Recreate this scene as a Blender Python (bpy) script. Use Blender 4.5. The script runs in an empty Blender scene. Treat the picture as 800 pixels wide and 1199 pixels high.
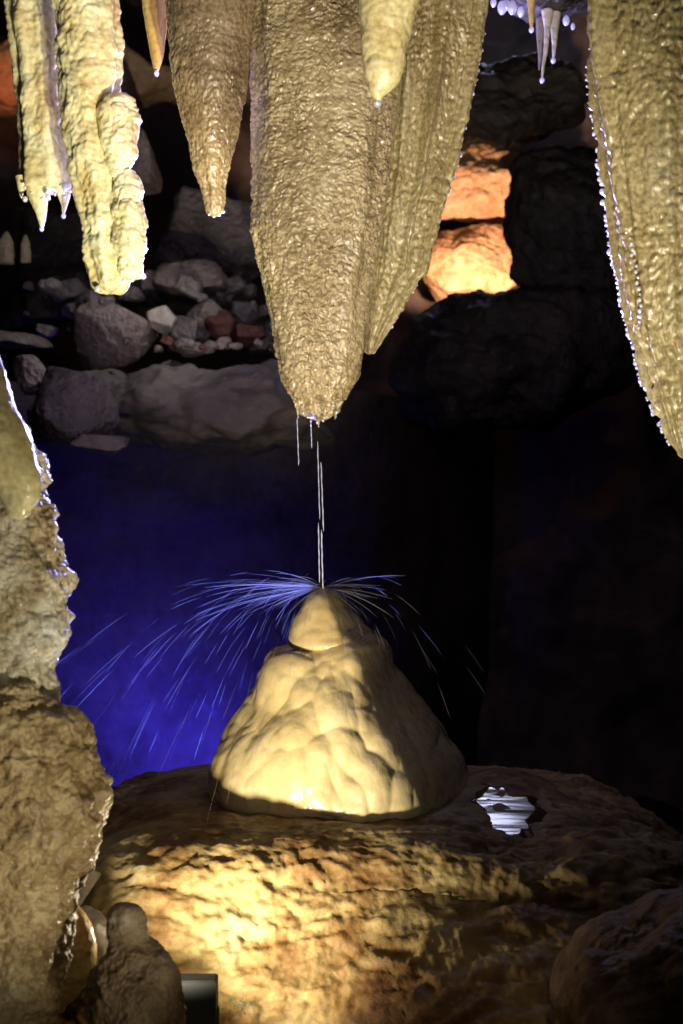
import bpy, math, random
import numpy as np
from mathutils import Vector

random.seed(7)
sc = bpy.context.scene
COL = sc.collection

# ------------------------------------------------------------------ camera, world, lights, exposure
K = 0.36 / 599.5                                   # metres per photo pixel at one metre
def W(px, py, Y):                                  # a photo pixel at distance Y as a point of the cave
    return ((px - 400) * K * Y, Y, (599.5 - py) * K * Y)

cam = bpy.data.cameras.new('Camera')
cam.sensor_fit = 'VERTICAL'; cam.sensor_height = 36; cam.lens = 50
cam.clip_start = 0.05; cam.clip_end = 100
cam.dof.use_dof = True; cam.dof.focus_distance = 3.85; cam.dof.aperture_fstop = 3.6
camo = bpy.data.objects.new('Camera', cam); COL.objects.link(camo)
camo.location = (0, 0, 0); camo.rotation_euler = (math.radians(90), 0, 0)
sc.camera = camo

world = bpy.data.worlds.new('World'); sc.world = world; world.use_nodes = True
bg = world.node_tree.nodes['Background']
bg.inputs[0].default_value = (0.6, 0.55, 0.5, 1); bg.inputs[1].default_value = 0.0003

def aim(o, target):
    d = Vector(target) - Vector(o.location)
    o.rotation_euler = d.to_track_quat('-Z', 'Y').to_euler()

def area(name, loc, target, power, color, size=0.1, spread=150):
    l = bpy.data.lights.new(name, 'AREA'); l.energy = power; l.color = color
    l.shape = 'DISK'; l.size = size; l.spread = math.radians(spread)
    o = bpy.data.objects.new(name, l); COL.objects.link(o); o.location = loc; aim(o, target); return o

def spot(name, loc, target, power, color, cone=50, blend=0.5, radius=0.03):
    l = bpy.data.lights.new(name, 'SPOT'); l.energy = power; l.color = color
    l.spot_size = math.radians(cone); l.spot_blend = blend; l.shadow_soft_size = radius
    o = bpy.data.objects.new(name, l); COL.objects.link(o); o.location = loc; aim(o, target); return o

WARM = (1.0, 0.86, 0.60)
# floodlight at the foot of the rock mound and a second one hidden behind the dark stalagmite
area('floodlight_beam', (-0.26, 3.10, -1.07), (0.35, 3.8, -0.78), 1.9, WARM, 0.07, 120)
area('second_floodlight_beam', (-0.46, 2.82, -0.965), (0.06, 4.0, -0.45), 4.8, WARM, 0.06, 72)
spot('column_edge_fill', (-0.27, 3.27, -0.90), (-0.53, 2.9, -0.66), 13, WARM, 66, 0.6, 0.03)  # added spot imitating floodlight spill on the flowstone column's edge
# stalactite spotlights standing on the cave floor below the frame; glint spots are added
spot('stalactite_spotlight', (0.25, 1.6, -1.35), (0.0, 4.0, 0.95), 350, (1.0, 0.88, 0.67), 46, 0.6, 0.02)
spot('glint_spot', (0.55, 1.2, -0.35), (0.1, 4.0, 0.95), 115, (1.0, 0.93, 0.80), 34, 0.7, 0.012)  # this and the next are added near the camera for wet sparkle
spot('glint_spot', (-0.35, 1.3, -0.1), (0.1, 4.0, 0.95), 95, (1.0, 0.96, 0.90), 34, 0.7, 0.012)
spot('yellow_stalactite_spotlight', (0.25, 2.2, -1.0), (-1.02, 4.5, 1.25), 640, (1.0, 0.94, 0.68), 24, 0.4, 0.03)
spot('curtain_spotlight', (1.0, 1.3, -1.3), (1.15, 3.3, 0.8), 85, (1.0, 0.93, 0.78), 50, 0.6, 0.04)
# violet-white lamp in the far part of the cave, behind the big stalactite
area('violet_backlight', W(372, 385, 5.6), (0.0, 3.6, 0.95), 190, (0.42, 0.38, 1.0), 0.08, 140)
area('pool_glint_panel', (1.0, 9.6, 3.72), (0.45, 4.0, -0.8), 2.4, (0.66, 0.68, 1.0), 0.75, 50)  # added panel above the frame, mirrored as the glint in the pool
# blue lamp behind the rock mound
area('blue_floodlight', W(236, 985, 6.55), W(190, 860, 7.25), 10.5, (0.055, 0.038, 1.0), 0.12, 108)
spot('blue_spray_fill', W(300, 935, 5.5), (-0.33, 3.97, -0.40), 300, (0.15, 0.19, 1.0), 44, 0.5, 0.04)  # extra spot added to turn the spray blue without brightening the wall
# orange lamp behind the black rocks at the far right, a red one at the far left
spot('orange_lamp', W(568, 372, 8.7), W(545, 250, 9.6), 190, (1.0, 0.54, 0.33), 72, 0.25, 0.03)
spot('red_lamp', W(60, 160, 8.3), W(-5, 85, 9.4), 22, (1.0, 0.25, 0.08), 50, 0.6, 0.05)
# pale lamps above the rubble and in the far shaft, out of sight above
spot('rubble_spotlight', (-0.1, 5.5, 2.3), (-1.15, 6.6, 0.6), 150, (1.0, 0.94, 0.91), 44, 0.8, 0.05)
spot('shaft_light', W(770, 30, 7.6), W(690, 40, 9.8), 40, (0.68, 0.68, 1.0), 50, 1.0, 0.1)
# weak fill spots added for the left flowstone, the foreground and the cone
spot('side_light', (0.35, 1.5, -1.1), (-0.82, 2.9, -0.30), 100, (1.0, 0.91, 0.70), 40, 0.8, 0.03)
spot('front_light', (0.25, 0.4, 0.55), (-0.98, 2.9, -0.50), 24, (1.0, 0.88, 0.66), 42, 1.0, 0.04)
spot('low_fill_light', (0.9, 0.5, 0.3), (-0.1, 2.9, -1.15), 26, (1.0, 0.74, 0.45), 30, 0.9, 0.05)
spot('cone_glint_spot', (0.05, 0.8, -0.36), (0.0, 3.7, -0.66), 22, (1.0, 0.96, 0.88), 13, 0.8, 0.012)  # added so the lower cone front catches wet highlights

sc.render.engine = 'CYCLES'
sc.cycles.use_denoising = True
sc.cycles.max_bounces = 5; sc.cycles.diffuse_bounces = 3; sc.cycles.glossy_bounces = 3
sc.cycles.transmission_bounces = 3; sc.cycles.transparent_max_bounces = 12
sc.cycles.sample_clamp_indirect = 4
vs = sc.view_settings
vs.view_transform = 'Standard'; vs.look = 'None'; vs.exposure = 0; vs.gamma = 1; vs.use_curve_mapping = False

# ------------------------------------------------------------------ noise
_rng = np.random.RandomState(3)
_perm = np.concatenate([_rng.permutation(256)] * 3).astype(np.int64)
_grad = _rng.normal(size=(256, 3)); _grad /= np.linalg.norm(_grad, axis=1)[:, None]
_cell = _rng.rand(256, 3)

def perlin(P, f=1.0, off=0.0):
    p = P * np.asarray(f, float) + off + 100.0
    i = np.floor(p).astype(np.int64); t = p - i; i &= 255
    u = t * t * t * (t * (t * 6 - 15) + 10)
    out = 0
    for dx in (0, 1):
        for dy in (0, 1):
            for dz in (0, 1):
                h = _perm[_perm[_perm[(i[:, 0] + dx) & 255] + ((i[:, 1] + dy) & 255)] + ((i[:, 2] + dz) & 255)]
                g = _grad[h]
                d = g[:, 0] * (t[:, 0] - dx) + g[:, 1] * (t[:, 1] - dy) + g[:, 2] * (t[:, 2] - dz)
                w = (u[:, 0] if dx else 1 - u[:, 0]) * (u[:, 1] if dy else 1 - u[:, 1]) * (u[:, 2] if dz else 1 - u[:, 2])
                out = out + w * d
    return out * 1.5

def fbm(P, f=1.0, octaves=4, off=0.0, gain=0.5):
    a, s, out = 1.0, 1.0, 0
    for k in range(octaves):
        out = out + a * perlin(P, np.asarray(f, float) * s, off + k * 17.3); a *= gain; s *= 2.03
    return out

def worley(P, f=1.0, off=0.0):
    p = P * np.asarray(f, float) + off + 100.0
    i = np.floor(p).astype(np.int64); t = p - i
    best = np.full(len(p), 9.0)
    for dx in (-1, 0, 1):
        for dy in (-1, 0, 1):
            for dz in (-1, 0, 1):
                h = _perm[_perm[_perm[(i[:, 0] + dx) & 255] + ((i[:, 1] + dy) & 255)] + ((i[:, 2] + dz) & 255)]
                q = _cell[h] * 0.9 + np.array([dx, dy, dz]) - t
                best = np.minimum(best, (q * q).sum(1))
    return np.sqrt(best)

def bulge(P, f, off=0.0):                          # rounded lumps that meet in creases
    return np.sqrt(np.clip(1 - (worley(P, f, off) / 0.95) ** 2, 0, 1))

def soft_bulge(P, f, off=0.0, k=9.0):              # the same with rounded creases
    p = P * np.asarray(f, float) + off + 100.0
    i = np.floor(p).astype(np.int64); t = p - i; acc = 0
    for dx in (-1, 0, 1):
        for dy in (-1, 0, 1):
            for dz in (-1, 0, 1):
                h = _perm[_perm[_perm[(i[:, 0] + dx) & 255] + ((i[:, 1] + dy) & 255)] + ((i[:, 2] + dz) & 255)]
                q = _cell[h] * 0.9 + np.array([dx, dy, dz]) - t
                acc = acc + np.exp(-k * (q * q).sum(1))
    return np.sqrt(np.clip(1 + np.log(acc) / k, 0.0, 1))

def warp(P, f, a, off=0.0):
    return P + a * np.stack([perlin(P, f, off), perlin(P, f, off + 31), perlin(P, f, off + 67)], 1)

# ------------------------------------------------------------------ objects
def tag(o, label=None, cat=None, group=None, kind=None):
    if label: o['label'] = label
    if cat: o['category'] = cat
    if group: o['group'] = group
    if kind: o['kind'] = kind
    return o

def empty(name, loc, label, cat, group=None):
    o = bpy.data.objects.new(name, None); COL.objects.link(o); o.location = loc
    o.empty_display_size = 0.05
    return tag(o, label, cat, group)

def mesh_obj(name, V, F, mat, parent=None, origin=None, smooth=True):
    V = np.asarray(V, float); F = np.asarray(F, np.int32)
    base = np.array(parent.location) if parent else (np.array(origin) if origin is not None else V.mean(0))
    if parent is not None and parent.parent is not None:
        base = base + np.array(parent.parent.location)
    me = bpy.data.meshes.new(name)
    n = F.shape[1]
    me.vertices.add(len(V)); me.vertices.foreach_set('co', (V - base).astype(np.float32).ravel())
    me.loops.add(F.size); me.loops.foreach_set('vertex_index', F.ravel())
    me.polygons.add(len(F)); me.polygons.foreach_set('loop_start', np.arange(0, F.size, n, dtype=np.int32))
    me.update(calc_edges=True); me.validate()
    me.polygons.foreach_set('use_smooth', np.full(len(me.polygons), smooth))
    me.materials.append(mat)
    o = bpy.data.objects.new(name, me); COL.objects.link(o)
    if parent: o.parent = parent
    else: o.location = base
    return o

def grid_faces(nr, nc, wrap):
    r = np.arange(nr - 1)[:, None]; c = np.arange(nc if wrap else nc - 1)[None, :]
    a = r * nc + c; b = r * nc + (c + 1) % nc
    return np.stack([a, b, b + nc, a + nc], -1).reshape(-1, 4)

def smooth_interp(x, xp, fp):                      # monotone cubic through the outline points
    xp = np.asarray(xp, float); fp = np.asarray(fp, float)
    h = np.diff(xp); d = np.diff(fp) / h
    m = np.zeros(len(xp)); m[0], m[-1] = d[0], d[-1]
    for k in range(1, len(xp) - 1):
        if d[k - 1] * d[k] > 0:
            w1, w2 = 2 * h[k] + h[k - 1], h[k] + 2 * h[k - 1]
            m[k] = (w1 + w2) / (w1 / d[k - 1] + w2 / d[k])
    k = np.clip(np.searchsorted(xp, x) - 1, 0, len(h) - 1)
    t = (x - xp[k]) / h[k]
    return ((2*t**3 - 3*t**2 + 1) * fp[k] + (t**3 - 2*t**2 + t) * h[k] * m[k]
            + (-2*t**3 + 3*t**2) * fp[k + 1] + (t**3 - t**2) * h[k] * m[k + 1])

def column_mesh(outline, Y, disp, post=None, depth=0.85, nu=200, nv=200, flute=None, amp_r=0.05, lean=0.0, round_end=True):
    """a hanging or standing form with real thickness: oval rings between the left and right outline"""
    o = np.array([r[:3] for r in outline], float)
    if round_end:                                  # closing rows so that the end is rounded
        ye, a, b = o[-1]; c, h = (a + b) / 2, (b - a) / 2
        rows = [(ye + h * 0.8 * math.sin(t), c - h * math.cos(t), c + h * math.cos(t)) for t in (0.5, 0.95, 1.3, 1.52)]
        o = np.vstack([o, rows])
    y = np.linspace(0, 1, nv)
    arc = np.concatenate([[0], np.cumsum(np.hypot(np.diff(o[:, 0]), np.maximum(abs(np.diff(o[:, 1])), abs(np.diff(o[:, 2])))))])
    yy = np.interp(y * arc[-1], arc, o[:, 0])
    xl = smooth_interp(yy, o[:, 0], o[:, 1]); xr = smooth_interp(yy, o[:, 0], o[:, 2])
    s = K * Y
    cx = ((xl + xr) / 2 - 400) * s; r = np.maximum((xr - xl) / 2 * s, 1e-4); z = (599.5 - yy) * s
    t = np.linspace(0, 1, nu, endpoint=False)
    th = 2 * np.pi * t + 0.45 * np.sin(4 * np.pi * t) * 0 + 0.55 * np.sin(2 * np.pi * (t))   # finer towards the camera
    th = th + np.pi / 2 + np.pi * 0
    th = np.pi - (2 * np.pi * t - 0.0) if False else th
    ct, st = np.cos(th), np.sin(th)
    X = cx[:, None] + r[:, None] * ct
    Yy = Y + lean * (z - z.mean())[:, None] + depth * r[:, None] * st
    Z = np.repeat(z[:, None], nu, 1)
    P = np.stack([X, Yy, Z], -1).reshape(-1, 3)
    N = np.stack([np.repeat((ct * depth)[None], nv, 0), np.repeat(st[None], nv, 0), np.zeros((nv, nu))], -1).reshape(-1, 3)
    N /= np.linalg.norm(N, axis=1)[:, None]
    # ring-to-ring slope so that the ends swell along the true normal
    dr = np.gradient(r) / np.where(abs(np.gradient(z)) < 1e-6, -1e-6, np.gradient(z))
    N[:, 2] = np.repeat(np.clip(-dr, -1.5, 1.5), nu)
    N /= np.linalg.norm(N, axis=1)[:, None]
    fade = np.repeat(np.clip(r / amp_r, 0.12, 1), nu)
    D = disp(P) * fade
    if flute is not None:
        D = D + flute(np.tile(th, nv), np.repeat(z, nu)) * fade
    P = P + N * D[:, None]
    if post is not None: P = post(P, np.repeat(cx, nu), np.repeat(r, nu))
    V = np.vstack([P, P[-nu:].mean(0)[None], P[:nu].mean(0)[None]])
    F = grid_faces(nv, nu, True)
    i = np.arange(nu); n = nv * nu
    end = np.stack([(nv - 1) * nu + i, (nv - 1) * nu + (i + 1) % nu, np.full(nu, n), np.full(nu, n)], 1)
    return V, F, end

def column(name, outline, Y, mat, disp, parent=None, **kw):
    V, F, end = column_mesh(outline, Y, disp, **kw)
    nu = len(end)
    # close the end with a small fan (triangles as quads would be degenerate): merge the last ring to its centre
    V[:nu] = V[-1] + (V[:nu] - V[-1]) * 0.02
    V[-2 - nu:-2] = V[-2] + (V[-2 - nu:-2] - V[-2]) * 0.02
    return mesh_obj(name, V[:-2], F[:, ::-1], mat, parent, origin=V[:nu].mean(0))

def boulder(name, px, py, w, h, Y, mat, seed, depth=0.9, facets=16, rough=0.035, nu=96, nv=64, tilt=0.0, parent=None, hard=9):
    rs = np.random.RandomState(seed)
    th = np.linspace(0, 2*np.pi, nu, endpoint=False); ph = np.linspace(0.001, np.pi - 0.001, nv)
    d = np.stack([np.sin(ph)[:, None] * np.cos(th), np.sin(ph)[:, None] * np.sin(th), np.repeat(np.cos(ph)[:, None], nu, 1)], -1).reshape(-1, 3)
    n = rs.normal(size=(facets, 3)); n /= np.linalg.norm(n, axis=1)[:, None]
    n = np.vstack([n, [[0, -1, 0.1], [0.9, -0.1, 0.2], [-0.9, -0.2, 0.1], [0.1, 0, 1], [0, 0, -1], [0, 1, 0]]])
    hh = rs.uniform(0.6, 1.0, len(n))
    q = np.clip((d @ n.T) / hh, 0, None)
    r = 1.0 / (np.power(q, hard).sum(1) ** (1.0 / hard))
    r = np.clip(r, 0.5, 1.25)
    s = K * Y; size = np.array([w / 2 * s, max(w, h) / 2 * s * depth, h / 2 * s])
    P = d * r[:, None]
    P = P / np.array([abs(P[:, 0]).max(), abs(P[:, 1]).max(), abs(P[:, 2]).max()]) * size
    c, sn = math.cos(tilt), math.sin(tilt)
    P = np.stack([P[:, 0] * c - P[:, 2] * sn, P[:, 1], P[:, 0] * sn + P[:, 2] * c], 1)
    ctr = np.array(W(px, py, Y)); sc_ = size.mean()
    P = P + ctr
    nn = d / size; nn /= np.linalg.norm(nn, axis=1)[:, None]
    P = P + nn * (fbm(P, 2.2 / sc_, 5, seed * 1.7) * rough * sc_ * 2)[:, None]
    return mesh_obj(name, P, grid_faces(nv, nu, True), mat, parent, origin=ctr)

# ------------------------------------------------------------------ materials
def rock(name, cols, scale=6.0, stretch=(1, 1, 1), rough=(0.25, 0.5), bump=(220, 0.5, 0.002), coat=0.0, spec=0.5, sss=0.0, mottle=0.55, grit=9):
    m = bpy.data.materials.new(name); m.use_nodes = True
    nt = m.node_tree; N = nt.nodes; L = nt.links
    b = N['Principled BSDF']
    tc = N.new('ShaderNodeTexCoord'); mp = N.new('ShaderNodeMapping'); mp.inputs['Scale'].default_value = stretch
    L.new(tc.outputs['Object'], mp.inputs[0])
    n1 = N.new('ShaderNodeTexNoise'); n1.inputs['Scale'].default_value = scale; n1.inputs['Detail'].default_value = 9; n1.inputs['Roughness'].default_value = 0.62
    L.new(mp.outputs[0], n1.inputs['Vector'])
    cr = N.new('ShaderNodeValToRGB'); e = cr.color_ramp.elements
    lo, hi = 0.30, 0.70
    for k, c in enumerate(cols):
        p = lo + (hi - lo) * k / (len(cols) - 1)
        if k < 2: el = e[k]; el.position = p
        else: el = e.new(p)
        el.color = (*c, 1)
    L.new(n1.outputs['Fac'], cr.inputs[0])
    n3 = N.new('ShaderNodeTexNoise'); n3.inputs['Scale'].default_value = scale * grit; n3.inputs['Detail'].default_value = 4
    L.new(tc.outputs['Object'], n3.inputs['Vector'])
    mx = N.new('ShaderNodeMix'); mx.data_type = 'RGBA'; mx.blend_type = 'MULTIPLY'; mx.inputs[0].default_value = mottle
    cr3 = N.new('ShaderNodeValToRGB'); cr3.color_ramp.elements[0].position = 0.3; cr3.color_ramp.elements[0].color = (0.45, 0.42, 0.36, 1)
    cr3.color_ramp.elements[1].position = 0.62; cr3.color_ramp.elements[1].color = (1, 1, 1, 1)
    L.new(n3.outputs['Fac'], cr3.inputs[0])
    L.new(cr.outputs[0], mx.inputs[6]); L.new(cr3.outputs[0], mx.inputs[7])
    L.new(mx.outputs[2], b.inputs['Base Color'])
    mr = N.new('ShaderNodeMapRange'); mr.inputs['To Min'].default_value = rough[0]; mr.inputs['To Max'].default_value = rough[1]
    mr.inputs['From Min'].default_value = 0.35; mr.inputs['From Max'].default_value = 0.65
    L.new(n3.outputs['Fac'], mr.inputs['Value']); L.new(mr.outputs[0], b.inputs['Roughness'])
    n2 = N.new('ShaderNodeTexNoise'); n2.inputs['Scale'].default_value = bump[0]; n2.inputs['Detail'].default_value = 5
    L.new(mp.outputs[0], n2.inputs['Vector'])
    bp = N.new('ShaderNodeBump'); bp.inputs['Strength'].default_value = bump[1]; bp.inputs['Distance'].default_value = bump[2]
    L.new(n2.outputs['Fac'], bp.inputs['Height'])
    L.new(bp.outputs[0], b.inputs['Normal'])
    b.inputs['Specular IOR Level'].default_value = spec
    b.inputs['Coat Weight'].default_value = coat; b.inputs['Coat Roughness'].default_value = 0.07
    if coat > 0: L.new(bp.outputs[0], b.inputs['Coat Normal'])
    if sss > 0:
        b.inputs['Subsurface Weight'].default_value = sss; b.inputs['Subsurface Radius'].default_value = (0.02, 0.012, 0.005)
    return m

M = {}
M['tan'] = rock('tan_calcite', [(0.15, 0.10, 0.045), (0.35, 0.265, 0.135), (0.45, 0.355, 0.195), (0.62, 0.54, 0.38)], 5, (1, 1, 0.5), (0.16, 0.42), (95, 0.65, 0.005), 1.0, mottle=0.85, grit=14)
M['curtain'] = rock('curtain_calcite', [(0.19, 0.14, 0.06), (0.34, 0.27, 0.12), (0.42, 0.35, 0.18), (0.55, 0.50, 0.34)], 7, (1, 1, 0.22), (0.14, 0.4), (90, 0.65, 0.005), 1.0, mottle=0.85, grit=14)
M['brown'] = rock('brown_calcite', [(0.17, 0.11, 0.06), (0.30, 0.215, 0.115), (0.38, 0.285, 0.165), (0.45, 0.36, 0.23)], 6, (1, 1, 0.6), (0.16, 0.42), (95, 0.65, 0.005), 1.0, mottle=0.85, grit=14)
M['yellow'] = rock('yellow_calcite', [(0.46, 0.34, 0.13), (0.62, 0.53, 0.27), (0.70, 0.66, 0.40), (0.78, 0.77, 0.58)], 7, (1, 1, 0.7), (0.2, 0.5), (90, 0.4, 0.004), 0.25)
M['pale'] = rock('pale_yellow_calcite', [(0.54, 0.41, 0.16), (0.70, 0.59, 0.28), (0.76, 0.69, 0.40)], 9, (1, 1, 0.7), (0.25, 0.5), (60, 0.3, 0.004), 0.2)
M['amber'] = rock('amber_calcite', [(0.45, 0.27, 0.08), (0.58, 0.38, 0.13), (0.66, 0.48, 0.2)], 9, (1, 1, 0.5), (0.25, 0.5), (80, 0.4, 0.003), 0.2)
M['cone'] = rock('cream_flowstone', [(0.50, 0.37, 0.17), (0.60, 0.475, 0.24), (0.66, 0.55, 0.31), (0.70, 0.60, 0.37)], 3.5, (1, 1, 0.6), (0.2, 0.36), (26, 0.5, 0.008), 1.0, mottle=0.2)
M['mound'] = rock('brown_flowstone', [(0.085, 0.034, 0.011), (0.20, 0.115, 0.042), (0.36, 0.275, 0.125), (0.46, 0.39, 0.22)], 5, (1, 1, 1), (0.5, 0.85), (60, 0.6, 0.006), 0.0, 0.25)
M['leftrock'] = rock('mottled_flowstone', [(0.12, 0.065, 0.025), (0.33, 0.26, 0.14), (0.52, 0.48, 0.36), (0.70, 0.70, 0.68)], 9, (1, 1, 0.8), (0.3, 0.6), (90, 0.7, 0.008), 0.15)
M['leftlow'] = rock('brown_lumpy_flowstone', [(0.09, 0.05, 0.018), (0.24, 0.165, 0.07), (0.37, 0.28, 0.14), (0.48, 0.41, 0.26)], 8, (1, 1, 1), (0.4, 0.7), (70, 0.7, 0.008), 0.0)
M['darkfig'] = rock('dark_brown_calcite', [(0.06, 0.035, 0.018), (0.12, 0.08, 0.042), (0.18, 0.135, 0.08), (0.30, 0.26, 0.21)], 9, (1, 1, 0.8), (0.5, 0.8), (60, 0.6, 0.006), 0.0, 0.3)
M['grey'] = rock('grey_limestone', [(0.10, 0.085, 0.08), (0.20, 0.175, 0.165), (0.30, 0.27, 0.25)], 4, (1, 1, 1), (0.45, 0.8), (34, 1.0, 0.03))
M['pink'] = rock('pinkish_limestone', [(0.14, 0.11, 0.095), (0.29, 0.24, 0.215), (0.40, 0.345, 0.315)], 4, (1, 1, 1), (0.45, 0.8), (34, 1.0, 0.03))
M['paleblock'] = rock('pale_limestone', [(0.42, 0.38, 0.32), (0.55, 0.50, 0.44), (0.62, 0.58, 0.52)], 4, (1, 1, 1), (0.45, 0.8), (40, 0.5, 0.02))
M['red'] = rock('red_clay_rock', [(0.06, 0.018, 0.014), (0.12, 0.035, 0.026), (0.19, 0.08, 0.06)], 5, (1, 1, 1), (0.45, 0.8), (40, 0.6, 0.02))
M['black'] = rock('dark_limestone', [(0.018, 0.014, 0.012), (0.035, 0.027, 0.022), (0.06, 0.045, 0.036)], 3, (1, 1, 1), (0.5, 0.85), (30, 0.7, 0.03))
M['slab'] = rock('smooth_grey_brown_rock', [(0.11, 0.095, 0.085), (0.20, 0.175, 0.155), (0.29, 0.26, 0.235)], 3, (1, 1, 1), (0.5, 0.85), (60, 0.5, 0.01))
M['wall'] = rock('cave_wall_rock', [(0.07, 0.055, 0.045), (0.13, 0.105, 0.09), (0.19, 0.155, 0.13)], 2.0, (1, 1, 1), (0.5, 0.9), (18, 0.4, 0.02))
M['orange'] = rock('ochre_rock', [(0.34, 0.20, 0.10), (0.55, 0.36, 0.20), (0.68, 0.52, 0.34)], 3, (1, 1, 1), (0.5, 0.9), (25, 0.7, 0.03))
M['right'] = rock('dark_red_brown_rock', [(0.06, 0.03, 0.02), (0.13, 0.07, 0.045), (0.24, 0.16, 0.12)], 7, (1, 1, 1), (0.45, 0.75), (60, 0.8, 0.008), 0.0)

def plain(name, col, rough=0.5, metal=0.0):
    m = bpy.data.materials.new(name); m.use_nodes = True; nt = m.node_tree; b = nt.nodes['Principled BSDF']
    n = nt.nodes.new('ShaderNodeTexNoise'); n.inputs['Scale'].default_value = 40; n.inputs['Detail'].default_value = 4
    mr = nt.nodes.new('ShaderNodeMapRange'); mr.inputs['To Min'].default_value = rough * 0.8; mr.inputs['To Max'].default_value = rough * 1.2
    nt.links.new(n.outputs['Fac'], mr.inputs['Value']); nt.links.new(mr.outputs[0], b.inputs['Roughness'])
    b.inputs['Base Color'].default_value = (*col, 1); b.inputs['Metallic'].default_value = metal
    return m
M['housing'] = plain('black_painted_metal', (0.02, 0.022, 0.024), 0.8)
M['lens'] = plain('lamp_glass', (0.8, 0.8, 0.75), 0.2)
_b = M['lens'].node_tree.nodes['Principled BSDF']; _b.inputs['Emission Color'].default_value = (1, 0.8, 0.45, 1); _b.inputs['Emission Strength'].default_value = 6
M['moss'] = plain('green_moss', (0.025, 0.06, 0.032), 0.8)

def drop_mat(name, front=0.35, gloss=0.3):
    """water in thin threads and beads: scatters the lamp behind it and glints"""
    m = bpy.data.materials.new(name); m.use_nodes = True; nt = m.node_tree; N = nt.nodes; L = nt.links
    N.remove(N['Principled BSDF']); out = N['Material Output']
    tr = N.new('ShaderNodeBsdfTranslucent'); tr.inputs[0].default_value = (0.95, 0.96, 1, 1)
    df = N.new('ShaderNodeBsdfDiffuse'); df.inputs[0].default_value = (0.9, 0.92, 0.95, 1)
    gl = N.new('ShaderNodeBsdfGlossy'); gl.inputs[1].default_value = 0.2
    a = N.new('ShaderNodeMixShader'); a.inputs[0].default_value = front
    L.new(tr.outputs[0], a.inputs[1]); L.new(df.outputs[0], a.inputs[2])
    b = N.new('ShaderNodeMixShader'); b.inputs[0].default_value = gloss
    L.new(a.outputs[0], b.inputs[1]); L.new(gl.outputs[0], b.inputs[2])
    L.new(b.outputs[0], out.inputs[0])
    return m
M['drop'] = drop_mat('falling_water', 0.45)
M['spray'] = drop_mat('fine_spray', 0.0, 0.0)
_n = M['spray'].node_tree; _o = _n.nodes['Material Output']; _f = _o.inputs[0].links[0].from_socket
_t = _n.nodes.new('ShaderNodeBsdfTransparent'); _x = _n.nodes.new('ShaderNodeMixShader'); _x.inputs[0].default_value = 0.68
_n.links.new(_f, _x.inputs[1]); _n.links.new(_t.outputs[0], _x.inputs[2]); _n.links.new(_x.outputs[0], _o.inputs[0])

def water_mat():
    m = bpy.data.materials.new('pool_water'); m.use_nodes = True; nt = m.node_tree; N = nt.nodes; L = nt.links
    b = N['Principled BSDF']; b.inputs['Base Color'].default_value = (0.11, 0.062, 0.028, 1); b.inputs['Roughness'].default_value = 0.15
    b.inputs['Specular IOR Level'].default_value = 0.6
    tc = N.new('ShaderNodeTexCoord'); mp = N.new('ShaderNodeMapping'); mp.inputs['Scale'].default_value = (1.3, 6, 1)
    n = N.new('ShaderNodeTexNoise'); n.inputs['Scale'].default_value = 2.6; n.inputs['Detail'].default_value = 2
    bp = N.new('ShaderNodeBump'); bp.inputs['Strength'].default_value = 1.0; bp.inputs['Distance'].default_value = 0.0035
    L.new(tc.outputs['Object'], mp.inputs[0]); L.new(mp.outputs[0], n.inputs['Vector']); L.new(n.outputs['Fac'], bp.inputs['Height'])
    L.new(bp.outputs[0], b.inputs['Normal'])
    return m
M['water'] = water_mat()

# ------------------------------------------------------------------ setting: floor, ceiling, walls
def sheet(name, X, Y, Z, mat, amp, f, seed, kind='structure', axis=2):
    P = np.stack([X, Y, Z], -1)
    nr, nc = X.shape
    du = np.gradient(P, axis=1); dv = np.gradient(P, axis=0)
    n = np.cross(du, dv); n /= np.linalg.norm(n, axis=-1)[..., None] + 1e-9
    P = P.reshape(-1, 3); n = n.reshape(-1, 3)
    P = P + n * (fbm(P, f, 6, seed) * amp)[:, None]
    return tag(mesh_obj(name, P, grid_faces(nr, nc, False), mat), kind=kind)

gx, gy = np.meshgrid(np.linspace(-7, 7, 160), np.linspace(-2, 12, 160))
sheet('cave_floor', gx, gy, np.full_like(gx, -2.1) + 0.02 * gx, M['black'], 0.25, 0.8, 5)
gx, gy = np.meshgrid(np.linspace(-7, 7, 200), np.concatenate([np.linspace(-1.5, 5.0, 90), np.linspace(5.02, 6.4, 40), np.linspace(6.5, 12, 60)]))
gz = np.interp(gy, [-2, 2.2, 3.0, 5.0, 5.6, 6.6, 12], [2.2, 1.9, 1.72, 1.85, 2.4, 4.2, 5.0])
sheet('cave_ceiling', gx, gy, gz, M['black'], 0.12, 1.3, 9)
# far wall, closing the cave at the back
u, v = np.meshgrid(np.linspace(-1, 1, 260), np.linspace(-2.4, 5.2, 180))
sheet('cave_wall', u * 6.5, 10.2 - 1.2 * u * u * 2 + 0.15 * v, v, M['wall'], 0.5, 0.7, 21)
# smooth hollow below the rubble where the blue lamp stands
u, v = np.meshgrid(np.linspace(-2.9, 3.4, 220), np.linspace(-2.2, 0.66, 120))
sheet('hollow_wall', u, 7.25 + 0.85 * np.clip(u + 0.75, 0, 1.8) ** 2 - 0.1 * v, v, M['wall'], 0.05, 0.8, 33)

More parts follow.
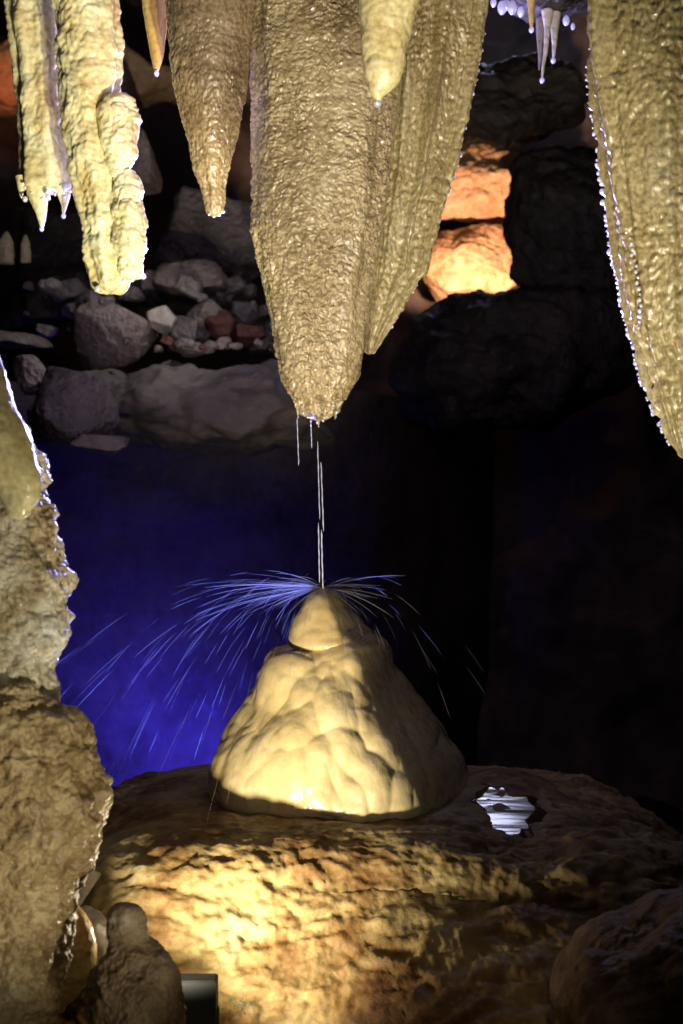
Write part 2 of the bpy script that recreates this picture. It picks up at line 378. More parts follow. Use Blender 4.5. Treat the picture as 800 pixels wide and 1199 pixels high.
# ------------------------------------------------------------------ rock mound under the stalagmite
def build_mound():
    xs = np.linspace(-1.9, 2.0, 720)
    prof = np.array([(5.35, -2.1), (5.0, -1.35), (4.72, -0.90), (4.55, -0.815), (4.3, -0.80), (4.0, -0.80), (3.75, -0.803), (3.58, -0.805), (3.5, -0.825),
                     (3.42, -0.89), (3.37, -0.98), (3.32, -1.08), (3.26, -1.2), (3.15, -1.45), (3.0, -2.1)])
    seg = np.concatenate([[0], np.cumsum(np.hypot(np.diff(prof[:, 0]), np.diff(prof[:, 1])))])
    wts = np.interp(np.linspace(0, 1, 520), [0, 0.12, 0.9, 1], [0, 1.0, seg[-1] - 0.75, seg[-1]])
    py = smooth_interp(wts, seg, prof[:, 0]); pz = smooth_interp(wts, seg, prof[:, 1])
    zo = smooth_interp(xs, [-1.9, -1.2, -0.9, -0.72, -0.42, 0, 0.5, 0.81, 1.05, 1.5, 2.0], [-0.75, -0.36, -0.17, -0.085, 0, 0, -0.015, -0.085, -0.22, -0.5, -0.8])
    X = np.repeat(xs[None], len(py), 0)
    front = np.clip((3.62 - py) / 0.25, 0, 1)[:, None] * np.ones_like(X)
    low = np.clip((-0.93 - pz) / 0.22, 0, 1)[:, None]
    push = 0.42 / (1 + np.exp(-(xs - 0.06) / 0.05)) + 0.10 / (1 + np.exp(-(xs - 0.6) / 0.12))
    Yg = py[:, None] - low * push[None] + 0.06 * np.sin(xs * 5.0 + 1)[None] * front
    Yg = Yg + 0.25 * np.clip(-xs - 0.55, 0, 1)[None] * front
    Z = pz[:, None] + zo[None] * np.ones_like(X)
    # shallow basin for the pool right of the cone
    Z = Z + np.interp(Yg, [3.35, 3.55, 4.08, 4.45, 4.7], [0, -0.058, 0.055, 0.01, 0]) * np.exp(-((X - 0.45) / 0.15) ** 2)
    P = np.stack([X, Yg, Z], -1)
    n = np.cross(np.gradient(P, axis=0), np.gradient(P, axis=1)); n /= np.linalg.norm(n, axis=-1)[..., None]
    if n[250, 360, 2] < 0: n = -n
    P = P.reshape(-1, 3); n = n.reshape(-1, 3)
    Q = warp(P, 5, 0.03, 3)
    d = (bulge(Q, (5.5, 9, 11), 4) - 0.5) * 0.044 + (bulge(Q, (15, 24, 32), 14) - 0.5) * 0.010 + (bulge(warp(P, 3, 0.07, 9), (6, 15, 26), 24) - 0.5) * 0.013 + fbm(Q, (15, 26, 34), 5, 8, 0.6) * 0.012 + perlin(P, 2.5, 2) * 0.02
    flat = np.clip((P[:, 2] + 0.87) / 0.05, 0, 1)
    d = d * (1 - 0.5 * flat)
    P = P + n * d[:, None]
    o = mesh_obj('rock_mound', P, grid_faces(len(py), len(xs), False), M['mound'], origin=(0, 4, -0.8))
    tag(o, 'wide wet brown flowstone mound carrying the cone stalagmite', 'rock')
    return o
build_mound()

# pool beside the cone
def pool():
    t = np.linspace(0, 2 * np.pi, 128, endpoint=False); r = np.linspace(0.02, 1, 24)
    k = 1 + 0.16 * np.sin(3 * t + 1) + 0.10 * np.sin(5 * t) + 0.07 * np.sin(9 * t + 2) + 0.05 * np.sin(14 * t)
    X = 0.440 + 0.108 * r[:, None] * k * np.cos(t)
    Y = 3.80 + 0.25 * r[:, None] * k * np.sin(t)
    P = np.stack([X, Y, -0.852 + 0.215 * (Y - 3.55) - 0.07 * np.clip(r[:, None] * np.ones_like(k) - 0.62, 0, 1)], -1).reshape(-1, 3)
    tag(mesh_obj('pool_water', P, grid_faces(24, 128, True), M['water']), kind='structure')
pool()

# ------------------------------------------------------------------ cone stalagmite
def cone():
    root = empty('stalagmite', W(385, 975, 4.0), 'broad glossy cream cone stalagmite with rounded cap under the dripping stalactite', 'stalagmite')
    def lumps(P):
        Q = warp(P, 6, 0.03, 1)
        w = np.clip(0.5 + 1.6 * perlin(P, (4, 4, 4), 71), 0.1, 1)
        return ((soft_bulge(Q, (5.6, 5.6, 4.6), 2.3, 22) - 0.68) * 0.066 + (soft_bulge(warp(P, 8, 0.03, 5), (12.5, 12.5, 9), 7, 20) - 0.66) * 0.042 * w
                + (soft_bulge(warp(P, 12, 0.015, 15), (28, 28, 19), 9, 16) - 0.7) * 0.010 * (1.2 - w) + fbm(P, (7, 7, 8), 3, 3) * 0.006 - 0.008)
    def flank(P, cx, r):                           # right flank sheared back behind a blunt ridge so it stays unlit
        z = P[:, 2]; k = np.interp(z, [-0.95, -0.62, -0.2], [0.74, 0.55, 0.24])
        ex = (P[:, 0] - cx) / r - k + 0.05 * perlin(P, (3, 3, 9), 4)
        P = P.copy(); P[:, 1] += r * 1.5 * (np.sqrt(ex * ex + 0.01) + ex) / 2
        return P
    body = [(730, 372, 416), (748, 352, 442), (758, 343, 453), (768, 322, 460), (785, 308, 469), (805, 297, 481), (830, 282, 497), (855, 267, 516), (880, 256, 534), (902, 250, 548), (916, 249, 553), (925, 252, 554),
            (931, 260, 552), (937, 274, 547), (945, 288, 540), (1000, 296, 535), (1030, 300, 530)]
    column('body', body, 4.0, M['cone'], lumps, root, depth=0.95, nu=420, nv=420, amp_r=0.17, post=flank)
    def soft(P): return fbm(P, 9, 3, 4) * 0.006 + (bulge(P, 9, 8) - .6) * 0.006
    cap = [(688, 377, 380), (690, 374, 384), (694, 366, 391), (702, 357, 401), (714, 348, 412), (728, 342, 423), (742, 338, 432), (752, 336, 437), (757, 338, 436), (760, 346, 430), (766, 362, 425)]
    column('cap', cap, 4.0, M['cone'], soft, root, depth=0.98, nu=200, nv=160, amp_r=0.04, post=flank)
cone()

# ------------------------------------------------------------------ stalactites
def crinkle(a=1.0, off=0.0):
    def f(P):
        Q = warp(warp(P, 9, 0.02, off + 2), 40, 0.006, off)
        b = bulge(Q, (92, 92, 132), off) - 0.55             # small knobbly beads of calcite
        n = perlin(Q, (50, 50, 72), off)
        m = np.clip(1.0 + 1.1 * perlin(P, (7, 7, 3.2), off + 40), 0.3, 1.7)
        band = 0.0035 * perlin(P, (1.5, 1.5, 22), off + 50) + 0.004 * perlin(P, (18, 18, 3), off + 60)
        return band + a * m * (0.0082 * b + 0.0045 * n + 0.0016 * perlin(Q, (120, 120, 150), off + 9) + 0.004 * fbm(P, (14, 14, 16), 2, off)) + 0.014 * perlin(P, (5, 5, 3), off) - 0.012
    return f

def ribbed(a=1.0, off=0.0):                        # knobbly upright ribs
    def f(P):
        Q = warp(P, 6, 0.03, off)
        m = np.clip(1.0 + 1.2 * perlin(P, (6, 6, 3), off + 40), 0.3, 1.8)
        return a * (0.012 * (bulge(Q, (30, 30, 9), off) - 0.55) + m * (0.007 * (bulge(Q, (62, 62, 52), off + 3) - 0.55) + 0.003 * perlin(Q, (90, 90, 60), off + 9))) + 0.012 * perlin(P, (5, 5, 3), off) - 0.008
    return f

def ripple(a=1.0, off=0.0):                        # wide stacked rims of the yellow columns
    def f(P):
        Q = warp(P, 8, 0.02, off)
        return a * (0.011 * perlin(Q, (12, 12, 17), off) + 0.009 * (bulge(Q, (24, 24, 34), off + 7) - 0.6) + 0.004 * perlin(Q, (60, 60, 75), off + 3)) + 0.016 * perlin(P, (6, 6, 4), off)
    return f

def flutes(n, a, off=0.0, zf=1.2):
    def f(th, z):
        Q = np.stack([np.cos(th) * n, np.sin(th) * n, z * zf], 1)
        return a * perlin(Q, 1.0, off)
    return f

def edge_points(o, ys, Y, side):                   # the outermost point of a built surface at given heights
    me = o.data; co = np.empty(len(me.vertices) * 3, np.float32); me.vertices.foreach_get('co', co)
    co = co.reshape(-1, 3) + np.array(o.location) + (np.array(o.parent.location) if o.parent else 0)
    px = 400 + co[:, 0] / (K * co[:, 1]); py = 599.5 - co[:, 2] / (K * co[:, 1])
    out = []
    for y in ys:
        sel = np.where(abs(py - y) < 2.5)[0]
        out.append(co[sel[np.argmin(px[sel] * side)]])
    return out

bead_me = {}
def bead(parent, p, r, name='water_bead', stretch=1.2):
    if 'b' not in bead_me:
        th = np.linspace(0, 2*np.pi, 12, endpoint=False); ph = np.linspace(0.02, np.pi - 0.02, 9)
        d = np.stack([np.sin(ph)[:, None] * np.cos(th), np.sin(ph)[:, None] * np.sin(th), np.repeat(np.cos(ph)[:, None], 12, 1)], -1).reshape(-1, 3)
        o = mesh_obj('water_bead', d, grid_faces(9, 12, True), M['drop'], None, origin=(0, 0, 0))
        bead_me['b'] = o.data; COL.objects.unlink(o); bpy.data.objects.remove(o)
    o = bpy.data.objects.new(name, bead_me['b']); COL.objects.link(o); o.parent = parent
    o.location = Vector(p) - Vector(parent.location); r *= 1.25; o.scale = (r, r, r * stretch)
    return o

# big dripping stalactite
main = empty('stalactite', W(372, -140, 4.0), 'largest tan stalactite dripping water from its ragged tip', 'stalactite', None)
body = [(-140, 268, 500), (0, 288, 474), (60, 289, 473), (100, 290, 472), (150, 290, 467), (200, 291, 461), (250, 294, 455), (300, 301, 448), (350, 310, 440), (400, 318, 431),
        (425, 323, 425), (445, 330, 419), (455, 334, 415), (464, 339, 410), (470, 345, 403)]
column('body', body, 4.0, M['tan'], crinkle(1.0, 1), main, depth=0.8, nu=720, nv=700, flute=flutes(2.2, 0.02, 3), amp_r=0.05, round_end=True)
for q in [[(445, 345, 349), (470, 339, 358), (481, 343, 355), (489, 347, 351)], [(445, 369, 373), (472, 358, 385), (486, 361, 383), (494, 366, 380), (499, 370, 376)], [(445, 397, 401), (470, 386, 407), (481, 387, 401), (490, 390, 395)]]:
    column('drip_nub', q, 3.96, M['tan'], crinkle(0.6, 4), main, depth=0.9, nu=90, nv=60, amp_r=0.02)
for (px, py, r) in [(350, 490, .0045), (355, 486, .004), (366, 496, .005), (372, 499, .006), (378, 497, .005), (391, 489, .005), (396, 484, .004), (385, 491, .0035), (360, 490, .004)]:
    bead(main, W(px + random.uniform(-2, 2), py - random.uniform(1, 5), 3.95 + random.uniform(-.02, .03)), r * random.uniform(.45, .9))

# ribbed curtain fused to its right flank
cur = empty('drapery', W(500, -140, 4.12), 'ribbed tan drapery tapering along the right flank of the largest stalactite', 'drapery')
cb = [(-140, 420, 606), (0, 430, 571), (50, 432, 562), (100, 432, 553), (150, 432, 542), (200, 432, 530), (250, 430, 515), (290, 429, 503), (318, 428, 495), (328, 428, 486), (350, 427, 473),
      (380, 427, 456), (400, 427, 445), (410, 428, 439)]
column('curtain', cb, 4.1, M['curtain'], ribbed(1.4, 12), cur, depth=0.42, nu=420, nv=480, flute=flutes(4.5, 0.032, 8, 0.7), amp_r=0.05)
for p in edge_points(cur.children[0], [15 + 8.6 * k + random.uniform(-3, 3) for k in range(44)], 4.1, -1):
    if random.random() < 0.35: continue
    bead(cur, p + np.array([0.0, 0.004, 0]), random.uniform(.0015, .0036))

# greyish stalactite left of the big one
lf = empty('stalactite', W(240, -140, 3.95), 'short brown pointed stalactite left of the largest stalactite', 'stalactite')
column('body', [(-140, 170, 322), (0, 190, 303), (50, 194, 299), (100, 201, 294), (130, 207, 290), (160, 216, 284), (190, 225, 276), (210, 231, 270), (230, 238, 266), (245, 241, 263)],
       3.95, M['brown'], crinkle(1.0, 22), lf, depth=0.85, nu=320, nv=320, flute=flutes(1.6, 0.012, 5), amp_r=0.05)
for (px, py, r) in [(245, 254, .005), (251, 255, .006), (257, 252, .005), (262, 249, .0035)]: bead(lf, W(px + random.uniform(-1, 1), py - random.uniform(1, 5), 3.94 + random.uniform(-.01, .02)), r * random.uniform(.5, .95))

# thin amber stalactite
th_ = empty('stalactite', W(182, -140, 4.2), 'thin smooth amber stalactite hanging between the yellow and brown stalactites', 'stalactite')
column('body', [(-140, 148, 216), (0, 165, 200), (40, 172, 195), (65, 177, 191), (80, 180, 187)], 4.2, M['amber'], ripple(0.3, 41), th_, depth=0.9, nu=100, nv=160, amp_r=0.05)
bead(th_, W(183.5, 86, 4.19), .006)

# pale spur in front of the big stalactite
sp = empty('stalactite', W(456, -140, 3.5), 'pale yellow stalactite with a violet drop in front of the ribbed drapery', 'stalactite')
column('body', [(-140, 405, 505), (0, 423, 491), (40, 425, 483), (75, 428, 474), (95, 431, 466), (106, 433, 456), (112, 436, 449), (116, 438, 447)], 3.5, M['pale'], ripple(0.55, 51), sp, depth=0.9, nu=140, nv=180, amp_r=0.05)
bead(sp, W(442, 121, 3.5), .009, 'water_drop', 0.9)

# yellow columns at the upper left
y1 = empty('stalactite', W(48, -140, 4.7), 'blunt yellow stalactite with icicle tips under its flat end', 'stalactite')
column('body', [(-140, 2, 84), (0, 11, 80), (60, 15, 80), (100, 17, 82), (150, 19, 86), (195, 21, 90), (214, 22, 90), (222, 27, 88)], 4.7, M['yellow'], ripple(0.8, 61), y1, depth=0.8, nu=220, nv=240,
       flute=flutes(1.8, 0.03, 15), amp_r=0.05, round_end=False)
for q in [[(210, 26, 60), (232, 33, 56), (250, 42, 54), (265, 47, 51)], [(210, 64, 88), (228, 68, 84), (240, 72, 79), (250, 73, 76)], [(206, 18, 36), (222, 21, 30), (229, 23, 27)]]:
    column('tip', q, 4.68, M['yellow'], ripple(0.4, 66), y1, depth=0.9, nu=70, nv=70, amp_r=0.03)
for k in range(22):
    bead(y1, W(random.uniform(24, 88), 221 + random.uniform(-3, 13), 4.62 + random.uniform(-.03, .05)), random.choice([.0025, .0035, .0045, .007]))
bead(y1, W(49, 268, 4.68), .006); bead(y1, W(74.5, 253, 4.68), .006)

y2 = empty('stalactite', W(105, -140, 4.45), 'long lumpy yellow stalactite beside the blunt yellow one', 'stalactite')
column('body', [(-140, 50, 146), (0, 64, 141), (40, 68, 142), (80, 73, 143), (110, 76, 142), (150, 79, 138), (200, 86, 144), (250, 94, 152), (290, 101, 153), (315, 107, 152), (327, 110, 150)],
       4.45, M['yellow'], ripple(1.0, 71), y2, depth=0.85, nu=260, nv=340, flute=flutes(1.8, 0.02, 25), amp_r=0.05)
column('lump', [(110, 132, 148), (118, 124, 157), (135, 119, 160), (160, 119, 160), (185, 124, 156), (200, 130, 152)], 4.40, M['yellow'], ripple(1.3, 75), y2, depth=0.9, nu=110, nv=110, amp_r=0.05)
column('lump', [(200, 138, 158), (212, 131, 161), (232, 128, 165), (260, 130, 171), (285, 134, 171), (305, 138, 168), (318, 141, 165)], 4.40, M['yellow'], ripple(1.4, 79), y2, depth=0.9, nu=130, nv=130, amp_r=0.05)
for k in range(24):
    t = k / 23
    bead(y2, W(112 + 55 * t + random.uniform(-1, 1), 334 - 13 * t + random.uniform(-1, 4) + (3 if t < .5 else 0), 4.45 + random.uniform(-.04, .06)), random.choice([.0025, .0035, .0045, .007]))

# fluted stalactite at the right edge
rt = empty('stalactite', W(820, -140, 3.35), 'wide fluted stalactite edged with a string of violet water beads', 'stalactite')
column('body', [(-140, 676, 1010), (0, 689, 985), (60, 691, 972), (100, 696, 962), (150, 703, 950), (200, 711, 938), (250, 720, 926), (300, 729, 913), (350, 739, 900), (400, 751, 886), (450, 765, 868),
       (490, 779, 846), (515, 789, 828), (528, 796, 816)], 3.35, M['curtain'], ribbed(1.5, 90), rt, depth=0.55, nu=460, nv=480, flute=flutes(6.0, 0.045, 28, 0.5), amp_r=0.06)
for p in edge_points(rt.children[0], [60 + 462 * (k / 77) ** 0.8 + random.uniform(-1.5, 1.5) for k in range(78)], 3.35, 1):
    bead(rt, p + np.array([-0.001, 0.003, 0]), random.choice([.0018, .0024, .003, .0036, .0048]) * random.uniform(.8, 1.15) * (0.7 if p[2] > 0.8 else 1))
for k in range(18):
    t = k / 17
    bead(rt, W(np.interp(t, [0, .4, .75, 1], [735, 745, 751, 748]) + random.uniform(-1.5, 1.5), 272 + 112 * t, 3.30), random.uniform(.002, .0042))

# black overhang between the two, with straws
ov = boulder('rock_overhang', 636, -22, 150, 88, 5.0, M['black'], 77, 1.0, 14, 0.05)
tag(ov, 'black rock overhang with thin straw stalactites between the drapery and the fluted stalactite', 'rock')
def straw(rows, Y, mat, label, drop):
    o = column('soda_straw', rows, Y, mat, ripple(0.2, rows[0][1]), None, depth=0.9, nu=40, nv=60, amp_r=0.03)
    tag(o, label, 'stalactite', 'straw stalactites under the black overhang')
    if drop: 
        bead(o, W(*drop, Y), .007, 'water_drop')
straw([(-30, 612, 634), (0, 617, 628), (20, 619, 626), (32, 621, 624)], 4.75, M['amber'], 'amber straw stalactite, brightest and shortest under the black overhang', (622.5, 35))
straw([(10, 634, 648), (35, 637, 645), (60, 636, 642), (80, 634, 638), (92, 634, 636)], 4.9, M['paleblock'], 'longest white crooked straw stalactite under the black overhang', (635, 94))
straw([(12, 642, 656), (40, 646, 653), (58, 647, 651), (68, 647, 649)], 4.92, M['paleblock'], 'short white straw stalactite right of the longest crooked one', (648, 71))
straw([(20, 628, 640), (50, 630, 636), (72, 631, 634), (82, 631, 632)], 5.0, M['slab'], 'thin grey straw stalactite left of the longest crooked one', None)
for (px, py, r) in [(578, 3, .008), (588, 9, .012), (593, 6, .01), (600, 9, .012), (610, 14, .009), (663, 24, .009), (671, 31, .006)]:
    b_ = bead(ov, W(px, py, 4.72), r, 'water_drop', 1.6)

# ------------------------------------------------------------------ left foreground flowstone
lc = empty('flowstone_column', W(0, 1199, 2.9), 'mottled lumpy flowstone column rising at the frame edge beside the blue glow', 'rock')
def lump_disp(a, off):
    def f(P):
        Q = warp(P, 7, 0.03, off)
        return a * ((bulge(Q, (9, 9, 8), off) - .6) * 0.04 + (bulge(Q, (24, 24, 22), off + 5) - .6) * 0.014 + fbm(P, 26, 5, off, 0.6) * 0.013 + perlin(P, (5, 5, 5), off) * 0.02)
    return f
column('pale_mass', [(430, -140, -10), (500, -150, 22), (560, -150, 42), (600, -150, 54), (620, -150, 59), (640, -150, 65), (660, -150, 73), (680, -150, 76), (698, -150, 72), (712, -150, 66), (730, -150, 69), (752, -150, 65),
        (772, -150, 59), (795, -150, 60), (812, -150, 64), (826, -150, 60), (850, -145, 44), (872, -140, 20), (900, -135, -5), (940, -130, -30)], 2.9, M['leftrock'], lump_disp(1.0, 101), lc, depth=0.7, nu=420, nv=420, amp_r=0.1)
column('yellow_lobe', [(380, -110, -8), (430, -110, 6), (460, -105, 15), (500, -90, 33), (540, -50, 45), (562, -20, 49), (582, 0, 46), (597, 8, 36)], 2.72, M['pale'], ripple(0.5, 111), lc, depth=0.7, nu=240, nv=200, amp_r=0.06)
column('brown_mass', [(800, -160, 40), (825, -160, 66), (840, -160, 90), (855, -160, 97), (875, -160, 100), (895, -160, 108), (920, -160, 115), (942, -160, 119), (960, -160, 118), (978, -160, 111), (1000, -160, 104),
        (1025, -160, 92), (1050, -160, 80), (1080, -160, 77), (1110, -160, 75), (1140, -160, 71), (1170, -160, 66), (1200, -160, 60), (1320, -165, 50)], 2.85, M['leftlow'], lump_disp(0.95, 121), lc, depth=0.65, nu=420, nv=420, amp_r=0.1)
column('brown_lobe', [(1055, 62, 84), (1070, 58, 98), (1090, 56, 109), (1115, 55, 115), (1135, 55, 115), (1152, 56, 106), (1168, 58, 90), (1180, 60, 76)], 2.95, M['amber'], ripple(0.4, 131), lc, depth=0.9, nu=120, nv=120, amp_r=0.05)

sh = boulder('rock_shard', 97, 1040, 20, 62, 3.3, M['paleblock'], 5, 0.8, 8, 0.02, tilt=-0.65)
tag(sh, 'pale pinkish pointed shard in the gap beside the brown flowstone', 'rock')
pr = boulder('boulder', 104, 1120, 62, 120, 3.16, M['paleblock'], 93, 0.6, 12, 0.06)
tag(pr, 'pale cream rock between the flowstone column and the hooded stalagmite', 'boulder')
fg = column('stalagmite', [(1057, 146, 149), (1060, 140, 155), (1064, 135, 161), (1074, 131, 166), (1088, 131, 168), (1100, 133, 172), (1112, 131, 183), (1124, 123, 193), (1140, 114, 201), (1160, 109, 206), (1199, 106, 211), (1320, 100, 218)][::1],
            2.70, M['darkfig'], lump_disp(0.55, 141), None, depth=0.85, nu=260, nv=260, amp_r=0.05, round_end=False)
tag(fg, 'dark brown hooded stalagmite in front of the floodlight', 'stalagmite')

# floodlight standing at the foot of the mound, seen from behind
def box(c, s, bev=0.004):
    x, y, z = c; a, b, d = s[0] / 2, s[1] / 2, s[2] / 2
    rings = []
    for (zz, k) in ((-d, bev), (-d + bev, 0), (d - bev, 0), (d, bev)):
        aa, bb = a - k, b - k
        rings.append([(x - aa, y - bb, z + zz), (x + aa, y - bb, z + zz), (x + aa, y + bb, z + zz), (x - aa, y + bb, z + zz)])
    V = [p for r in rings for p in r]
    F = [(3, 2, 1, 0), (12, 13, 14, 15)]
    for r in range(3):
        for i in range(4):
            F.append((r * 4 + i, r * 4 + (i + 1) % 4, r * 4 + 4 + (i + 1) % 4, r * 4 + 4 + i))
    return V, F
def boxes(name, items, mat, parent):
    V, F = [], []
    for c, s in items:
        v, f = box(c, s); F += [tuple(i + len(V) for i in q) for q in f]; V += v
    return mesh_obj(name, V, F, mat, parent, smooth=False)
fl = empty('floodlight', (-0.36, 3.05, -1.17), 'black box floodlight seen from behind at the foot of the mound', 'floodlight')
boxes('housing', [((-0.36, 3.06, -1.063), (0.185, 0.055, 0.125))] + [((-0.36 + (k - 3.5) * 0.02, 3.024, -1.063), (0.004, 0.016, 0.09)) for k in range(0)], M['housing'], fl)
boxes('lens', [((-0.36, 3.0895, -1.063), (0.16, 0.004, 0.10))], M['lens'], fl)
boxes('bracket', [((-0.455, 3.06, -1.12), (0.004, 0.025, 0.13)), ((-0.265, 3.06, -1.13), (0.004, 0.025, 0.13)), ((-0.36, 3.06, -1.19), (0.2, 0.025, 0.004))], M['housing'], fl)

vx, vy, vz = W(372, 385, 5.6)  # added unseen fixture; its visor keeps violet light off mound and spray
vl = empty('floodlight', (vx, vy, vz), 'added black floodlight with a light-blocking visor, unseen behind the largest stalactite', 'floodlight')
boxes('housing', [((vx, vy + 0.10, vz), (0.2, 0.12, 0.18))], M['housing'], vl)
boxes('visor', [((vx, vy - 0.13, vz - 0.09), (0.36, 0.34, 0.006))], M['housing'], vl)
boxes('bracket', [((vx, vy + 0.10, vz + 1.6), (0.03, 0.03, 3.0))], M['housing'], vl)

# moss where the lamp shines on the rock
def moss():
    V, F = [], []
    rs = np.random.RandomState(4)
    for k in range(44):
        px = rs.choice([272, 285, 296]) + rs.normal() * 5; py = 1178 + rs.normal() * 6
        c = np.array(W(px, py, 3.235 + rs.uniform(-.01, .01))); a = rs.uniform(0, 6.28); L = rs.uniform(.004, .010)
        d = np.array([math.cos(a) * .6, -0.5, abs(math.sin(a))]) * L; w = np.array([math.sin(a), 0, -math.cos(a)]) * L * .25
        b = len(V); V += [c - w, c + w, c + d + w * .6, c + d * 1.1 - w * .3]; F.append((b, b + 1, b + 2, b + 3))
    tag(mesh_obj('moss', V, F, M['moss']), 'small green moss patch beside the floodlight', 'moss', kind='stuff')
moss()

rb = boulder('boulder', 812, 1205, 380, 410, 3.0, M['right'], 91, 0.6, 18, 0.05, 220, 200, 0.5)
tag(rb, 'rough red-brown boulder in the lower corner by the mound', 'boulder')

# ------------------------------------------------------------------ rubble, slab and dark rocks behind
G = 'fallen rocks of the rubble slope'
rub = [
 (132, 392, 104, 86, 6.7, 'pink', 11, .1, 'large pinkish grey boulder in the middle of the rubble'),
 (112, 362, 56, 34, 6.95, 'grey', 12, -.4, 'grey boulder leaning behind the large pinkish boulder'),
 (193, 375, 36, 34, 6.6, 'paleblock', 13, .5, 'palest small angular block among the rubble'),
 (214, 392, 42, 44, 6.7, 'grey', 14, -.2, 'grey rock just right of the palest block'),
 (238, 372, 40, 54, 6.8, 'grey', 15, -.6, 'tilted grey rock against the dull red rock'),
 (258, 384, 36, 46, 6.75, 'red', 16, .3, 'dull red rock right of the tilted grey rock'),
 (228, 330, 96, 44, 7.1, 'pink', 17, .12, 'flat pinkish slab lying above the palest block'),
 (258, 280, 150, 110, 7.7, 'grey', 18, -.2, 'broad dark grey rock behind the tip of the brown stalactite'),
 (38, 438, 46, 48, 6.2, 'pink', 19, .2, 'pink faceted rock beside the flowstone column'),
 (92, 476, 118, 92, 5.95, 'grey', 20, -.1, 'big rounded blue grey boulder under the pinkish boulder'),
 (118, 519, 66, 22, 5.8, 'slab', 21, 0, 'low flat stone under the big rounded boulder'),
 (20, 398, 90, 20, 6.8, 'grey', 22, -.1, 'long flat dark slab at the edge of the rubble'),
 (295, 392, 50, 28, 6.75, 'red', 23, 0, 'small red rock next to the largest stalactite'),
 (168, 196, 44, 80, 7.6, 'pink', 24, .1, 'upright brown rock behind the long lumpy yellow stalactite'),
 (60, 345, 140, 70, 7.4, 'black', 25, .2, 'black boulder behind the large pinkish boulder'),
 (168, 338, 70, 46, 7.2, 'black', 26, -.3, 'dark rock below the tip of the long lumpy yellow stalactite'),
 (225, 408, 40, 18, 6.5, 'grey', 27, .1, 'small flat stone lying on the grey brown ledge'),
 (262, 402, 22, 16, 6.5, 'pink', 28, .1, 'tiny pink stone lying on the grey brown ledge'),
 (100, 300, 170, 110, 8.0, 'black', 29, .1, 'largest black boulder at the back of the rubble'),
]
for (px, py, w, h, Y, m, s, tl, lab) in rub:
    tag(boulder('boulder', px, py, w, h, Y, M[m], s, 0.9, 12, 0.028, tilt=tl, nu=130, nv=96, hard=24), lab, 'boulder', G)
rs = np.random.RandomState(31)
for k in range(64):
    if k < 16: px, py, Y = rs.uniform(140, 335), 410 - rs.uniform(0, 12), 6.45
    else: px, py, Y = rs.uniform(20, 325), rs.uniform(325, 405), rs.uniform(6.8, 7.25)
    w = rs.uniform(7, 22) if k < 30 else rs.uniform(14, 40); mi = rs.choice(4, p=[.5, .27, .2, .03])
    st = boulder('stone', px, py, w, w * rs.uniform(.5, .9), Y, M[['grey', 'pink', 'slab', 'red'][mi]], 200 + k, 0.9, 9, 0.03, 36, 26, rs.uniform(-.5, .5), hard=24)
    tag(st, ['small broken grey stone', 'small broken pinkish stone', 'small broken brown stone', 'small broken red stone'][mi] + (' lying on the grey brown ledge' if k < 16 else ' lying in a gap of the rubble slope'), 'stone', 'small broken stones')
sl = boulder('rock_ledge', 200, 474, 376, 108, 6.6, M['slab'], 47, 0.75, 12, 0.06, 260, 160, tilt=0.07, hard=20)
tag(sl, 'long smooth grey brown rock ledge above the blue hollow', 'rock')
# orange lit rocks and the black ones that frame them
oa = boulder('boulder', 560, 215, 150, 108, 9.75, M['orange'], 51, 0.5, 14, 0.05, 200, 150, hard=26)
tag(oa, 'upper orange lit boulder right of the drapery', 'boulder', 'orange lit rocks')
ob = boulder('boulder', 552, 310, 130, 98, 9.6, M['orange'], 57, 0.5, 22, 0.035, 200, 150, hard=26)
tag(ob, 'lower orange lit boulder right of the drapery', 'boulder', 'orange lit rocks')
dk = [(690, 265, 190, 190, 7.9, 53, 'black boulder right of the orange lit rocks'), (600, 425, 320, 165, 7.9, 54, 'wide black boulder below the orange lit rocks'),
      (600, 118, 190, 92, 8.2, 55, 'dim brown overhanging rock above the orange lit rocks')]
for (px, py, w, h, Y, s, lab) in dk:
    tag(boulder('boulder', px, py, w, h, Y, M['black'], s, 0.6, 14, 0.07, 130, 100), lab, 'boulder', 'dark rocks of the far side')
rw = boulder('boulder', 20, 92, 420, 80, 9.3, M['orange'], 60, 0.3, 12, 0.06, 130, 90)
tag(rw, 'dim reddish rock band behind the yellow stalactites', 'boulder')
for (px, py, w, h, lab) in [(8, 284, 18, 26, 'small yellowish stalagmite far behind at the frame edge'), (30, 286, 13, 22, 'smaller yellowish stalagmite far behind the blunt yellow stalactite')]:
    o = column('stalagmite', [(py - h / 2, px - 1.5, px + 1.5), (py - h * .3, px - w * .25, px + w * .25), (py, px - w * .45, px + w * .45), (py + h, px - w * .5, px + w * .5)], 6.9, M['yellow'], ripple(.6, px), None, nu=50, nv=50, round_end=False)
    tag(o, lab, 'stalagmite')

# ------------------------------------------------------------------ falling water and splash
def tube(pts, r, n=6):
    pts = np.asarray(pts, float); m = len(pts)
    t = np.gradient(pts, axis=0); t /= np.linalg.norm(t, axis=1)[:, None]
    a = np.cross(t, [0.0, 1.0, 0.0]); ln = np.linalg.norm(a, axis=1); a[ln < 1e-3] = [1, 0, 0]; a /= np.linalg.norm(a, axis=1)[:, None]
    b = np.cross(t, a)
    th = np.linspace(0, 2 * np.pi, n, endpoint=False)
    rr = np.asarray(r) if np.ndim(r) else np.full(m, r)
    V = pts[:, None] + rr[:, None, None] * (np.cos(th)[None, :, None] * a[:, None] + np.sin(th)[None, :, None] * b[:, None])
    return V.reshape(-1, 3), grid_faces(m, n, True)

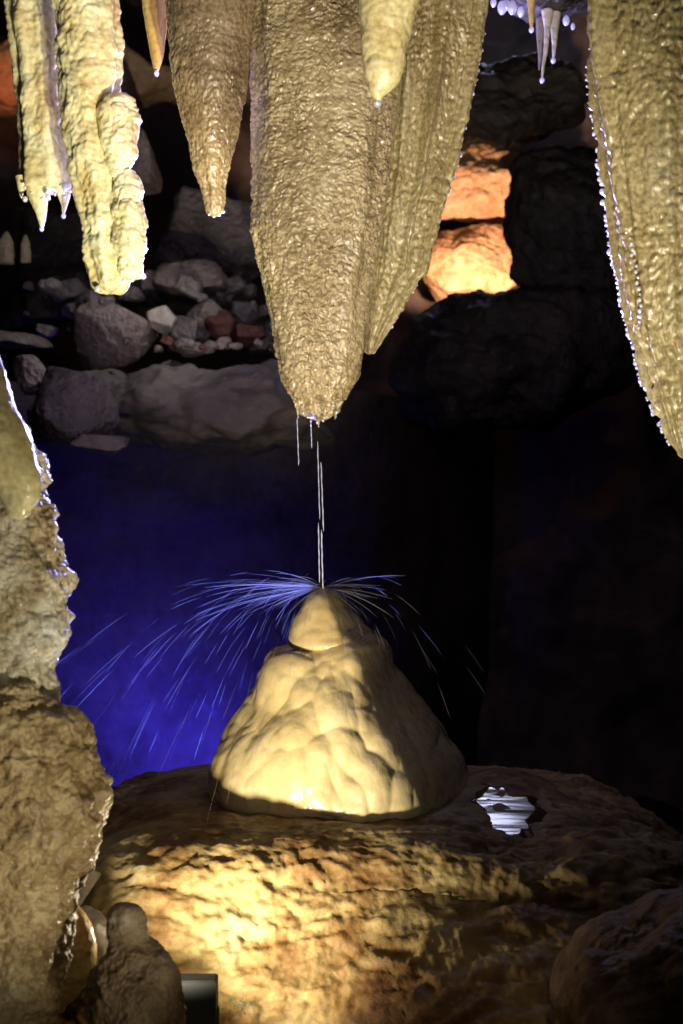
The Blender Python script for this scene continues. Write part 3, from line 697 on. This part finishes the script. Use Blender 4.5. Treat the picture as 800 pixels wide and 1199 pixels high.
streams = [((348, 489), (350, 545), .0013, 'short thread of water falling from the left nub of the dripping tip'),
           ((364, 491), (365.3, 525), .0013, 'shortest thread of water falling from the middle nub of the dripping tip'),
           ((372, 517), (374.6, 608), .0014, 'upper thread of water falling left of its twin above the cone'),
           ((376, 541), (379, 622), .0016, 'upper thread of water falling right of its twin above the cone'),
           ((373, 612), (374.3, 682), .0016, 'lower thread of water ending just above the cone cap'),
           ((376.5, 620), (378.3, 689), .0018, 'lower thread of water striking the cone cap')]
for (a, b, r, lab) in streams:
    A, B = np.array(W(*a, 3.96)), np.array(W(*b, 3.96))
    k = np.linspace(0, 1, 30)[:, None]
    pts = A + (B - A) * k; pts[:, 0] += 0.0003 * np.sin(k[:, 0] * 21 + a[0])
    rr = r * np.clip(np.minimum(k[:, 0] / .06, (1 - k[:, 0]) / .05), 0.35, 1) * (1 + .25 * np.sin(k[:, 0] * 37 + a[1]))
    V, F = tube(pts, rr, 8)
    tag(mesh_obj('water_stream', V, F, M['drop']), lab, 'water stream', 'threads of falling water')

def splash():
    rs = np.random.RandomState(12); VV, FF, n = [], [], 0
    o = np.array(W(378, 689, 3.97))
    for k in range(330):
        left = rs.rand() < 0.8
        az = rs.normal(np.pi if left else 0.0, 0.7)
        early = rs.rand() < 0.30
        sp = rs.uniform(1.6, 4.2) if early else rs.uniform(0.5, 2.6)
        up = (rs.uniform(-0.5, 0.55) if rs.rand() < .7 else rs.uniform(.3, .9)) if early else rs.uniform(0.2, 0.9)
        if not left: sp *= 0.6
        v = np.array([math.cos(az) * sp, math.sin(az) * sp * 0.7, up])
        t0 = rs.uniform(0, 0.02) if early else rs.uniform(0.10, 0.40)
        dt = rs.uniform(0.04, 0.11) if early else rs.uniform(0.025, 0.065)
        t = np.linspace(t0, t0 + dt, 16)[:, None]
        p = o + v * t; p[:, 2] -= 4.9 * t[:, 0] ** 2
        if p[:, 2].min() < -0.86 or p[:, 0].min() < -0.85: continue
        r0 = rs.choice([.0002, .0003, .00045, .0007]) if early else rs.choice([.0002, .0003, .00045, .0006])
        s = np.linspace(0, 1, 16)
        V, F = tube(p, r0 * np.clip(np.minimum(s / .3, (1 - s) / .15), .25, 1), 4)
        VV.append(V); FF.append(F + n); n += len(V)
    tag(mesh_obj('water_splash', np.vstack(VV), np.vstack(FF), M['spray'], origin=o), 'fan of fine water spray bursting off the cone cap', 'water splash', kind='stuff')
splash()
